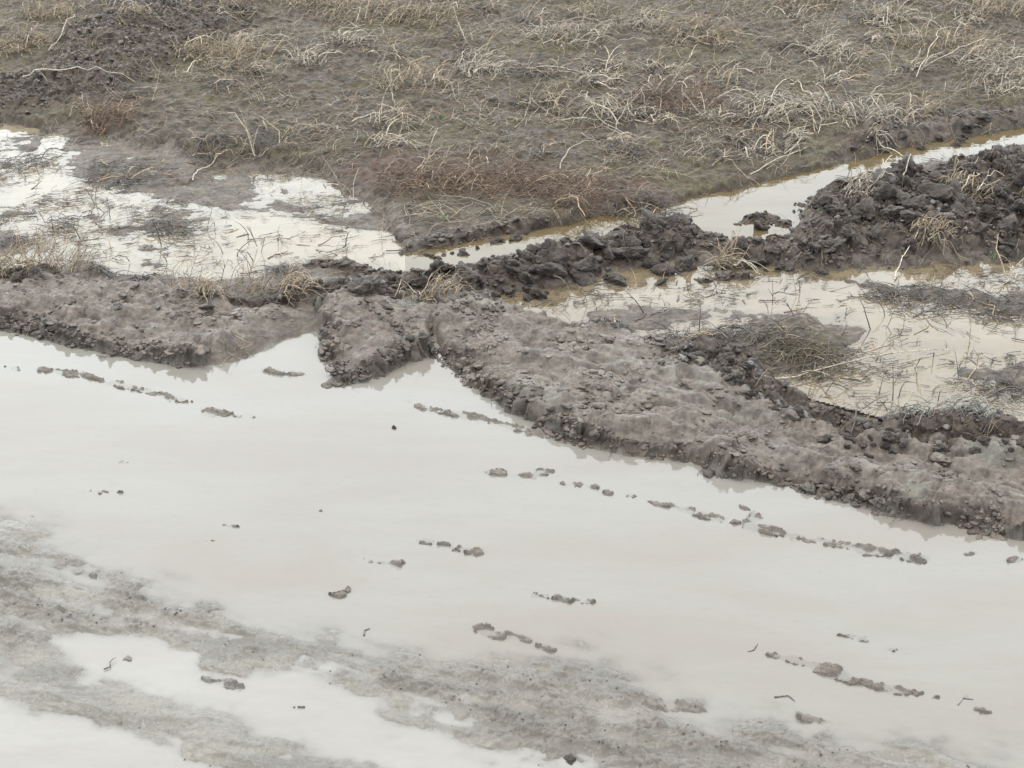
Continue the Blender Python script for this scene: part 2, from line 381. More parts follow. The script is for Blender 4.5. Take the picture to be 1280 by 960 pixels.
# sideways push so that lumps overhang and faces break up
lat = np.clip(clodm + face, 0, 1)
DX = lat * (0.016 * fbm(XX, YY, .05, 3, 101) + 0.006 * N3)
DY = lat * (0.018 * fbm(XX, YY, .05, 3, 111) - 0.014 * face * sstep(.02, .06, Z))
PX, PY = XX + DX, YY + DY

# ------------------------------------------------------------------ materials
def mat(name):
    m = bpy.data.materials.new(name); m.use_nodes = True
    nt = m.node_tree; nt.nodes.clear()
    out = nt.nodes.new("ShaderNodeOutputMaterial")
    return m, nt, out
class G:
    """short hands for wiring nodes"""
    def __init__(s, nt): s.n, s.l = nt.nodes, nt.links
    def new(s, t, **k):
        n = s.n.new(t)
        for a, b in k.items(): setattr(n, a, b)
        return n
    def put(s, inp, v):
        if hasattr(v, "is_output"): s.l.new(v, inp)
        else: inp.default_value = v
    def noise(s, vec, scale, detail=4, rough=.55, dist=0.0):
        n = s.new("ShaderNodeTexNoise"); s.put(n.inputs["Vector"], vec)
        n.inputs["Scale"].default_value = scale; n.inputs["Detail"].default_value = detail; n.inputs["Roughness"].default_value = rough; n.inputs["Distortion"].default_value = dist
        return n.outputs["Fac"]
    def rng(s, v, a, b, c=0.0, d=1.0, smooth=True):
        n = s.new("ShaderNodeMapRange"); n.interpolation_type = 'SMOOTHSTEP' if smooth else 'LINEAR'
        s.put(n.inputs["Value"], v)
        for k, x in zip(("From Min", "From Max", "To Min", "To Max"), (a, b, c, d)): s.put(n.inputs[k], x)
        return n.outputs["Result"]
    def mix(s, f, a, b, mode='MIX'):
        n = s.new("ShaderNodeMix", data_type='RGBA', blend_type=mode)
        s.put(n.inputs["Factor"], f); s.put(n.inputs["A"], a); s.put(n.inputs["B"], b)
        return n.outputs["Result"]
    def math(s, op, a, b=0.0):
        n = s.new("ShaderNodeMath", operation=op); s.put(n.inputs[0], a); s.put(n.inputs[1], b)
        return n.outputs[0]
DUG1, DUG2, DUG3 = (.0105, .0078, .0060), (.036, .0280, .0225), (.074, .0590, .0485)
def c4(r, g, b): return (r, g, b, 1.0)

m_mud, nt, out = mat("wet_mud"); g = G(nt)
tc = g.new("ShaderNodeTexCoord").outputs["Object"]
aA = g.new("ShaderNodeAttribute", attribute_name="mask_a"); aB = g.new("ShaderNodeAttribute", attribute_name="mask_b")
sA = g.new("ShaderNodeSeparateColor"); sB = g.new("ShaderNodeSeparateColor")
nt.links.new(aA.outputs["Color"], sA.inputs[0]); nt.links.new(aB.outputs["Color"], sB.inputs[0])
k_dug_shade, k_moss, k_red = sA.outputs; k_silt, k_wet, k_field = sB.outputs
n_big, n_mid, n_fine, n_grit = g.noise(tc, 3.5, 4), g.noise(tc, 17, 5), g.noise(tc, 70, 5, .65), g.noise(tc, 260, 3, .7)
col = g.mix(g.rng(n_mid, .35, .68), c4(.041, .0325, .0260), c4(.076, .0620, .0508))
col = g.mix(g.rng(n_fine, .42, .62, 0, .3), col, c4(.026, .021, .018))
silt_c = g.mix(g.rng(n_big, .4, .6), c4(.076, .068, .056), c4(.067, .067, .055))
col = g.mix(g.math('MULTIPLY', k_silt, g.rng(n_mid, .38, .62, .25, .95)), col, silt_c)
col = g.mix(k_field, col, g.mix(g.rng(n_mid, .35, .65), c4(.014, .0104, .0066), c4(.036, .0275, .0185)))
moss_c = g.mix(g.rng(n_fine, .35, .65), c4(.024, .0200, .0092), c4(.044, .0370, .0185))
col = g.mix(g.math('MULTIPLY', k_moss, g.rng(n_mid, .36, .6, .2, .95)), col, moss_c)
red_c = g.mix(g.rng(n_fine, .4, .6), c4(.020, .011, .008), c4(.045, .026, .018))
col = g.mix(g.math('MULTIPLY', k_red, g.rng(n_mid, .33, .52, .25, 1)), col, red_c)
dug_shade_c = g.mix(g.rng(n_mid, .35, .65), c4(*DUG1), c4(*DUG2))
dug_shade_c = g.mix(g.rng(n_grit, .5, .72, 0, .5), dug_shade_c, c4(*DUG3))
col = g.mix(k_dug_shade, col, dug_shade_c)  # turned mud colour, also used to paint the crevice and face shade
mpw = g.new("ShaderNodeMapping"); nt.links.new(tc, mpw.inputs["Vector"]); mpw.inputs["Rotation"].default_value = (0, 0, .42); mpw.inputs["Scale"].default_value = (.28, 1, 1)
n_str, n_str2 = g.noise(mpw.outputs["Vector"], 9, 5, .6, .4), g.noise(mpw.outputs["Vector"], 45, 4, .6)
wet_c = g.mix(g.rng(n_str, .35, .65), c4(.048, .0435, .0355), c4(.082, .0755, .0635))
wet_c = g.mix(g.rng(n_str2, .5, .7, 0, .5), wet_c, c4(.034, .0285, .0235))
col = g.mix(k_wet, col, wet_c)
col = g.mix(g.math('MULTIPLY', k_wet, g.math('MULTIPLY', k_dug_shade, 1.3)), col, g.mix(g.rng(n_fine, .4, .6), c4(.026, .0215, .018), c4(.058, .049, .043)))
col = g.mix(g.rng(n_grit, .60, .74, 0, .5), col, c4(.022, .018, .0155))
bs = g.new("ShaderNodeBsdfPrincipled")
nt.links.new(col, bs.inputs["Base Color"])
r_ = g.rng(n_fine, .35, .65, .42, .72)
r_ = g.math('SUBTRACT', r_, g.math('MULTIPLY', k_wet, .12))
nt.links.new(r_, bs.inputs["Roughness"])
g.put(bs.inputs['Specular IOR Level'], g.rng(g.math('ADD', k_dug_shade, k_field), 0, 1, .27, .12, False))
g.put(bs.inputs["Coat Weight"], g.math('ADD', g.math('MULTIPLY', k_wet, .16), g.math('MULTIPLY', k_silt, .08)))
bs.inputs["Coat Roughness"].default_value = .22
bs.inputs["Coat IOR"].default_value = 1.33
bump1 = g.new("ShaderNodeBump"); bump1.inputs["Strength"].default_value = .6; bump1.inputs["Distance"].default_value = .007
g.put(bump1.inputs["Height"], n_fine)
bump2 = g.new("ShaderNodeBump"); bump2.inputs["Strength"].default_value = .7; bump2.inputs["Distance"].default_value = .004
g.put(bump2.inputs["Height"], n_grit); nt.links.new(bump1.outputs[0], bump2.inputs["Normal"])
nt.links.new(bump2.outputs[0], bs.inputs["Normal"])
nt.links.new(bs.outputs[0], out.inputs["Surface"])

def water_material(name, deep, clear, cloud, clarity, ripple=.10, rough=.03):
    """murky water: the bed shows through where it is thin, silt hides it where it is deep"""
    m, nt, out = mat(name); g = G(nt)
    tc = g.new("ShaderNodeTexCoord").outputs["Object"]
    dep = g.new("ShaderNodeAttribute", attribute_name="depth").outputs["Fac"]
    st = g.new("ShaderNodeMapping"); nt.links.new(tc, st.inputs["Vector"]); st.inputs["Rotation"].default_value = (0, 0, .42); st.inputs["Scale"].default_value = (1, 3.2, 1)
    sv = st.outputs["Vector"]
    n1, n2 = g.noise(sv, 1.1, 5, .6, .3), g.noise(sv, 6, 5, .6)
    col = g.mix(g.rng(n1, .36, .64), c4(*deep), c4(*cloud))
    col = g.mix(g.rng(n2, .45, .7, 0, .45), col, c4(*clear))
    col = g.mix(g.rng(g.noise(sv, 30, 5, .7), .50, .72, 0, .22), col, c4(*[v * .72 for v in deep]))
    dif = g.new("ShaderNodeBsdfDiffuse"); nt.links.new(col, dif.inputs["Color"])
    tr = g.new("ShaderNodeBsdfTransparent"); tr.inputs["Color"].default_value = c4(.93, .90, .84)
    murk = g.new("ShaderNodeMixShader")
    f = g.math('SUBTRACT', 1.0, g.math('MULTIPLY', .5, g.math('POWER', 2.718, g.math('MULTIPLY', dep, -clarity))))
    nt.links.new(f, murk.inputs[0]); nt.links.new(tr.outputs[0], murk.inputs[1]); nt.links.new(dif.outputs[0], murk.inputs[2])
    gl = g.new("ShaderNodeBsdfGlossy"); gl.inputs["Roughness"].default_value = rough
    b = g.new("ShaderNodeBump"); b.inputs["Strength"].default_value = ripple; b.inputs["Distance"].default_value = .01
    g.put(b.inputs["Height"], g.noise(sv, 7, 3, .5)); nt.links.new(b.outputs[0], gl.inputs["Normal"])
    fr = g.new("ShaderNodeFresnel"); fr.inputs["IOR"].default_value = 1.33
    fin = g.new("ShaderNodeMixShader")
    nt.links.new(fr.outputs[0], fin.inputs[0]); nt.links.new(murk.outputs[0], fin.inputs[1]); nt.links.new(gl.outputs[0], fin.inputs[2])
    nt.links.new(fin.outputs[0], out.inputs["Surface"])
    return m
m_track = water_material("track_water", (.092, .084, .074), (.088, .088, .077), (.098, .095, .086), 330)
m_ditch = water_material("ditch_water", (.052, .039, .020), (.048, .029, .008), (.062, .050, .030), 70)
m_flood = water_material("flood_water", (.084, .067, .044), (.078, .064, .032), (.094, .078, .054), 120)
m_near = water_material("near_water", (.112, .108, .099), (.104, .103, .093), (.124, .121, .112), 400)
m_left = water_material("left_water", (.100, .083, .056), (.085, .080, .060), (.108, .093, .068), 160)

# ------------------------------------------------------------------ mesh from pieces of the sheet
def grid_mesh(name, I, J, facemask, px, py, pz, material, attrs=None, smooth=True):
    """I, J index rows and columns of the sheet; facemask (len(I)-1, len(J)-1)"""
    fi, fj = np.nonzero(facemask)
    w = len(J)
    a = fi * w + fj
    quads = np.stack([a, a + 1, a + w + 1, a + w], 1)
    used, inv = np.unique(quads, return_inverse=True)
    inv = inv.reshape(quads.shape).astype(np.int32)
    X, Y, Zz = px[np.ix_(I, J)].ravel()[used], py[np.ix_(I, J)].ravel()[used], (pz[np.ix_(I, J)].ravel()[used] if hasattr(pz, "ravel") else np.full(len(used), pz))
    me = bpy.data.meshes.new(name)
    me.vertices.add(len(used)); me.vertices.foreach_set("co", np.stack([X, Y, Zz], 1).astype(np.float32).ravel())
    n = len(quads)
    me.loops.add(n * 4); me.loops.foreach_set("vertex_index", inv.ravel())
    me.polygons.add(n); me.polygons.foreach_set("loop_start", np.arange(0, n * 4, 4, dtype=np.int32)); me.polygons.foreach_set("loop_total", np.full(n, 4, np.int32))
    me.polygons.foreach_set("use_smooth", np.full(n, smooth))
    me.update(calc_edges=True)
    for k, A in (attrs or {}).items():
        if isinstance(A, tuple):
            at_ = me.color_attributes.new(k, 'FLOAT_COLOR', 'POINT')
            C = np.ones((len(used), 4), np.float32)
            for q in range(3): C[:, q] = np.clip(A[q][np.ix_(I, J)].ravel()[used], 0, 1)
            at_.data.foreach_set("color", C.ravel())
        else:
            at_ = me.attributes.new(k, 'FLOAT', 'POINT')
            at_.data.foreach_set("value", A[np.ix_(I, J)].ravel()[used].astype(np.float32))
    me.materials.append(material)
    ob = bpy.data.objects.new(name, me); COL.objects.link(ob)
    return ob
def structure(o, label, cat):
    o["kind"] = "structure"; o["label"] = label; o["category"] = cat
    return o

FI, FJ = np.arange(nv), np.arange(nu)
zone = np.zeros(Z.shape, np.int8)                                        # which stretch of terrain a face belongs to
zone[(fieldm > .5)] = 1
zone[bank > .30] = 2
zone[clodm > .45] = 3
zone[(mG > .6)] = 0
q = zone[:-1, :-1]
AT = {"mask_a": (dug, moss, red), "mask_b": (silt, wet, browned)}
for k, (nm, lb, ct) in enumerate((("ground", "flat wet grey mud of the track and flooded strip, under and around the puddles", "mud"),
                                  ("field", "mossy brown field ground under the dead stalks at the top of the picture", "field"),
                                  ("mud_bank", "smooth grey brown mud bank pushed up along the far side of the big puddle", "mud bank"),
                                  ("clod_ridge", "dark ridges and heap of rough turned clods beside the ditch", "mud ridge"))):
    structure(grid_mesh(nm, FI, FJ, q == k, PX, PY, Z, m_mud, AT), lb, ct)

# water sheets, all at the same level, one per puddle
WI, WJ = np.arange(0, nv, 2), np.arange(0, nu, 2)
Zs = Z.copy()
for _ in range(2):
    Zs[1:-1, 1:-1] = (Zs[:-2, 1:-1] + Zs[2:, 1:-1] + Zs[1:-1, :-2] + Zs[1:-1, 2:] + Zs[1:-1, 1:-1] * 2) / 6
depth = np.clip(-Zs, 0, 1)
reg = np.zeros(Z.shape, np.int8)
sTrack = sdf([(-900, 330), (-400, 365), (0, 395), (200, 425), (400, 410), (540, 420), (700, 500), (900, 560), (1280, 640), (1900, 740), (1900, 2500), (-900, 2500)])
sDitch = sdf([(505, 345), (505, 300), (700, 262), (1000, 195), (1280, 140), (1600, 80), (1600, 150), (1255, 215), (1020, 330), (860, 310), (640, 345)])
sFlood = sdf([(560, 390), (700, 345), (840, 310), (1000, 325), (1280, 305), (1900, 280), (1900, 690), (1280, 570), (900, 470), (560, 402)])
sLeft = sdf([(-900, 120), (0, 145), (440, 200), (505, 250), (505, 345), (300, 375), (0, 340), (-900, 300)])
sNear = sdf([(40, 770), (250, 775), (640, 900), (760, 930), (800, 1100), (300, 1100), (-600, 1300), (-600, 840), (0, 870), (100, 880)])
reg[sTrack > 0] = 1; reg[(sNear > 0) & (sTrack > 0)] = 5; reg[(sDitch > 0)] = 2; reg[(sFlood > 0) & (reg == 0)] = 3; reg[(sLeft > 0) & (reg == 0)] = 4
under = Z < 0.002
dil = under.copy()
for _ in range(3):
    dil[1:] |= dil[:-1]; dil[:-1] |= dil[1:]; dil[:, 1:] |= dil[:, :-1]; dil[:, :-1] |= dil[:, 1:]
wm, wr = dil[np.ix_(WI, WJ)][:-1, :-1], reg[np.ix_(WI, WJ)][:-1, :-1]
for k, m_, lb in ((1, m_track, "wide pale puddle filling the wheel track in front of the mud bank"),
                  (2, m_ditch, "narrow brown water channel running between the field and the clod ridge"),
                  (3, m_flood, "beige flooded patch with dead stalks behind the right part of the bank"),
                  (4, m_left, "pale flooded patch with grass islands behind the left part of the bank"),
                  (5, m_near, "small shallow pools in the flat mud nearest the camera")):
    if (wm & (wr == k)).any():
        structure(grid_mesh("water", WI, WJ, wm & (wr == k), XX, YY, 0.0, m_, {"depth": depth}), lb, "water" if k == 2 else "puddle")

def ground_z(x, y):
    fi = np.interp(y, Yv, np.arange(nv)); fj = np.interp(x / sc(y), U, np.arange(nu))
    a, b = int(min(fi, nv - 2)), int(min(fj, nu - 2)); s, t = fi - a, fj - b
    return float(Z[a, b] * (1 - s) * (1 - t) + Z[a + 1, b] * s * (1 - t) + Z[a, b + 1] * (1 - s) * t + Z[a + 1, b + 1] * s * t)

# ------------------------------------------------------------------ dead plants, clods and litter
import mathutils
from mathutils import noise as mnoise
R = np.random.default_rng(20)
def gz(x, y):
    """height of ground or water under points"""
    x, y = np.atleast_1d(np.asarray(x, float)), np.atleast_1d(np.asarray(y, float))
    fi = np.clip(np.interp(y, Yv, np.arange(nv)), 0, nv - 1.001); fj = np.clip(np.interp(x / sc(y), U, np.arange(nu)), 0, nu - 1.001)
    a, b = fi.astype(int), fj.astype(int); s, t = fi - a, fj - b
    return np.maximum(Z[a, b] * (1 - s) * (1 - t) + Z[a + 1, b] * s * (1 - t) + Z[a, b + 1] * (1 - s) * t + Z[a + 1, b + 1] * s * t, 0.0)

def plain_mat(name, cols, rough=.75, spec=.25, scale=40, varies=True):
    m, nt, out = mat(name); g = G(nt)
    tc = g.new("ShaderNodeTexCoord").outputs["Object"]
    col = g.mix(g.rng(g.noise(tc, scale, 4), .35, .65), c4(*cols[0]), c4(*cols[1]))
    if len(cols) > 2: col = g.mix(g.rng(g.noise(tc, scale * 3.3, 3), .52, .66), col, c4(*cols[2]))
    if varies:
        tint = g.new("ShaderNodeAttribute", attribute_name="tint").outputs["Fac"]
        n = g.new("ShaderNodeVectorMath", operation='SCALE'); nt.links.new(col, n.inputs[0]); g.put(n.inputs["Scale"], g.rng(tint, 0, 1, .45, 1.45, False)); col = n.outputs["Vector"]
    b = g.new("ShaderNodeBsdfPrincipled"); nt.links.new(col, b.inputs["Base Color"])
    b.inputs["Roughness"].default_value = rough; b.inputs["Specular IOR Level"].default_value = spec
    nt.links.new(b.outputs[0], out.inputs["Surface"])
    return m
m_pale = plain_mat("bleached_stalk", [(.235, .205, .165), (.165, .142, .112), (.09, .073, .056)])
m_tan = plain_mat("dry_straw", [(.195, .152, .100), (.120, .092, .060), (.055, .038, .025)])
m_olive = plain_mat("olive_dead_stem", [(.075, .063, .038), (.048, .040, .026), (.028, .023, .017)])
m_rust = plain_mat("rotten_red_grass", [(.078, .046, .030), (.052, .033, .023), (.12, .085, .054)])
m_dark = plain_mat("wet_dead_twig", [(.040, .032, .026), (.024, .019, .016), (.065, .055, .043)], .6, .3)
m_grey = plain_mat("grey_dry_twig", [(.095, .094, .083), (.066, .068, .060), (.13, .125, .11)])
m_green = plain_mat("young_leaf", [(.045, .07, .03), (.03, .055, .022)], .6, .3)

def curve(x, y, az, length, pitch=.2, droop=1.2, wig=.3, n=7, base=.004, kink=0.0, lift0=0.0):
    """a stem as a run of points: leaves the ground at `pitch`, droops, wanders; never below the ground"""
    st = length / n; P = [(x, y, lift0)]; a, p = az, pitch
    k = R.integers(2, n) if kink and R.random() < kink else -1
    for i in range(n):
        if i == k: a += R.choice((-1, 1)) * R.uniform(.5, 1.3); p += R.uniform(-.9, .5)
        X, Y, H = P[-1]
        P.append((X + st * math.cos(a) * math.cos(p), Y + st * math.sin(a) * math.cos(p), H + st * math.sin(p)))
        a += R.normal(0, wig) * .35; p -= droop * st / max(length, .01) * (1.0 if p > -1.0 else .2); p += R.normal(0, .07)
    P = np.array(P)
    P[:, 2] = np.maximum(P[:, 2], R.uniform(0, .008)) + base
    P[:, 2] += gz(P[:, 0], P[:, 1])
    return P
def tube_mesh(name, lines, radii, material, sides=3, origin=(0, 0, 0), flat=1.0):
    V, F, T = [], [], []; off = 0
    cs = [(math.cos(2 * math.pi * k / sides + .4), math.sin(2 * math.pi * k / sides + .4)) for k in range(sides)]
    for P, r in zip(lines, radii):
        n = len(P); D = np.gradient(P, axis=0); D /= np.linalg.norm(D, axis=1, keepdims=True) + 1e-9
        upv = np.array([0.02, 0.01, 1.0]); S = np.cross(D, upv); S /= np.linalg.norm(S, axis=1, keepdims=True) + 1e-9
        Q = np.cross(S, D)
        rr = (r * np.linspace(1, .45, n))[:, None]
        ring = np.stack([P + S * rr * c + Q * rr * s * flat for c, s in cs], 1)
        V.append(ring.reshape(-1, 3))
        i = np.arange(n - 1)[:, None] * sides; k = np.arange(sides)[None]
        f = np.stack([off + i + k, off + i + (k + 1) % sides, off + i + sides + (k + 1) % sides, off + i + sides + k], -1).reshape(-1, 4)
        F.append(f); T.append(np.full(n * sides, R.random())); off += n * sides
    V = np.concatenate(V) - np.array(origin); F = np.concatenate(F).astype(np.int32); T = np.concatenate(T)
    me = bpy.data.meshes.new(name)
    me.vertices.add(len(V)); me.vertices.foreach_set("co", V.astype(np.float32).ravel())
    me.loops.add(F.size); me.loops.foreach_set("vertex_index", F.ravel())
    me.polygons.add(len(F)); me.polygons.foreach_set("loop_start", np.arange(0, F.size, 4, dtype=np.int32)); me.polygons.foreach_set("loop_total", np.full(len(F), 4, np.int32))
    me.polygons.foreach_set("use_smooth", np.ones(len(F), bool)); me.update(calc_edges=True)
    a = me.attributes.new("tint", 'FLOAT', 'POINT'); a.data.foreach_set("value", T.astype(np.float32))
    me.materials.append(material)
    return me
def link(name, me, parent=None, loc=(0, 0, 0)):
    o = bpy.data.objects.new(name, me); COL.objects.link(o)
    if parent: o.parent = parent
    else: o.location = loc
    return o
def tell(o, label, cat, group=None):
    o["label"] = label; o["category"] = cat
    if group: o["group"] = group
    return o

def stem_lines(x, y, az, L, pitch, droop, kink=.5, forks=1, r=.003, wig=.22):
    main = curve(x, y, az, L, pitch, droop, wig, 9, kink=kink)
    lines, rad = [main], [r]
    for _ in range(forks):
        k = int(R.integers(3, 8)); p = main[k]
        g0 = float(gz(p[0], p[1])[0])
        lines.append(curve(p[0], p[1], az + R.choice((-1, 1)) * R.uniform(.5, 1.2), L * R.uniform(.25, .5), pitch * .5 + R.uniform(-.2, .5), droop, wig, 5, base=0, lift0=max(p[2] - g0, 0))); rad.append(r * .7)
    return lines, rad

def weed(px, py, wpx, kind, label, az=None, name=None, cat="dead weed", group="dead weeds on the field", n=None):
    """one dead plant: a tangle of thin blades and a few thick stems, each stem a part"""
    x, y = at(px, py, .05); x0 = at(px - wpx / 2, py, .05)[0]; x1 = at(px + wpx / 2, py, .05)[0]
    w = (x1 - x0) / 2; z0 = float(gz(x, y)[0])
    root = link(name or "dead_weed", None, None, (x, y, z0)); tell(root, label, cat, group)
    az = R.uniform(.2, 1.0) if az is None else az
    core, stm, dens, h = {"tan": (m_tan, m_pale, 150, 1.1), "pale": (m_pale, m_pale, 110, .85), "rust": (m_rust, m_tan, 130, 1.0), "rustpale": (m_rust, m_pale, 130, 1.1),
                          "dark": (m_dark, m_tan, 70, .6), "grey": (m_grey, m_grey, 90, .9), "fine": (m_tan, m_tan, 70, 1.0), "forked": (m_pale, m_pale, 10, 1.3), "wet": (m_dark, m_dark, 55, .5), "olive": (m_olive, m_dark, 130, .8)}[kind]
    dens = int((n or dens) * max(w / .16, .4)); lines, rad = [], []
    for _ in range(dens):
        a = R.uniform(0, 2 * math.pi); q = math.sqrt(R.random()) * w
        bx, by = x + q * math.cos(a), y + q * math.sin(a) * .9
        up_ = kind == "fine"
        lines.append(curve(bx, by, (az if R.random() < .6 else R.uniform(0, 6.28)) + R.normal(0, .5), R.uniform(.05, .17) * (1.1 if w > .1 else .8), R.uniform(.7, 1.4) if up_ else R.uniform(.1, 1.1) * h, R.uniform(.3, 1.0) if up_ else R.uniform(1.0, 2.6), .7, 6,
                           lift0=R.uniform(0, .05) * h * (1 - (q / w) ** 2) * (0 if up_ else 1)))
        rad.append(R.uniform(.0009, .0020))
    o = link("blades", tube_mesh("blades", lines, rad, core, 3, (x, y, z0)), root)
    if kind not in ("forked",):
        o["label"] = {"rust": "rust red rotting blades", "rustpale": "rust red rotting blades at its heart", "dark": "dark wet matted blades", "wet": "dark wet matted blades"}.get(kind, "thin matted blades")
    lines, rad = [], []
    if kind not in ("forked", "fine"):
        for _ in range(int(45 * max(w / .16, .4))):
            a = R.uniform(0, 2 * math.pi); q = math.sqrt(R.random()) * w * .8
            lines.append(curve(x + q * math.cos(a), y + q * math.sin(a) * .8, R.uniform(0, 6.28), R.uniform(.04, .11), R.uniform(.0, .5), 1.5, .6, 4, lift0=R.uniform(0, .012))); rad.append(R.uniform(.0018, .0034))
        link("matted_base", tube_mesh("matted_base", lines, rad, m_rust if "rust" in kind else m_dark, 3, (x, y, z0), .5), root)
    ns = {"forked": 3, "fine": 5, "wet": 4, "grey": 4, "pale": 17}.get(kind, 9)
    ns = max(2, int(ns * min(1.6, max(w / .16, .5))))
    for k in range(ns):
        a = R.uniform(0, 2 * math.pi); q = math.sqrt(R.random()) * w * .8
        if kind == "forked": ls, rr = stem_lines(x + q * .3 * math.cos(a), y + q * .3 * math.sin(a), R.uniform(0, 6.28), R.uniform(.12, .24), R.uniform(1.0, 1.5), R.uniform(.2, .9), .4, 1, .0028)
        elif kind in ("fine",): ls, rr = stem_lines(x + q * math.cos(a), y + q * math.sin(a), R.uniform(0, 6.28), R.uniform(.10, .2), R.uniform(1.0, 1.5), .5, .2, 1, .0013)
        else: ls, rr = stem_lines(x + q * math.cos(a), y + q * math.sin(a), az + R.normal(0, .9), R.uniform(.10, .30) * (.7 + w), R.uniform(.2, 1.3) * h, R.uniform(1.0, 2.6), .6, int(R.integers(0, 3)), R.uniform(.0016, .0034))
        link("stem", tube_mesh("stem", ls, rr, stm if R.random() < .68 else m_tan, 5, (x, y, z0)), root)
    return root

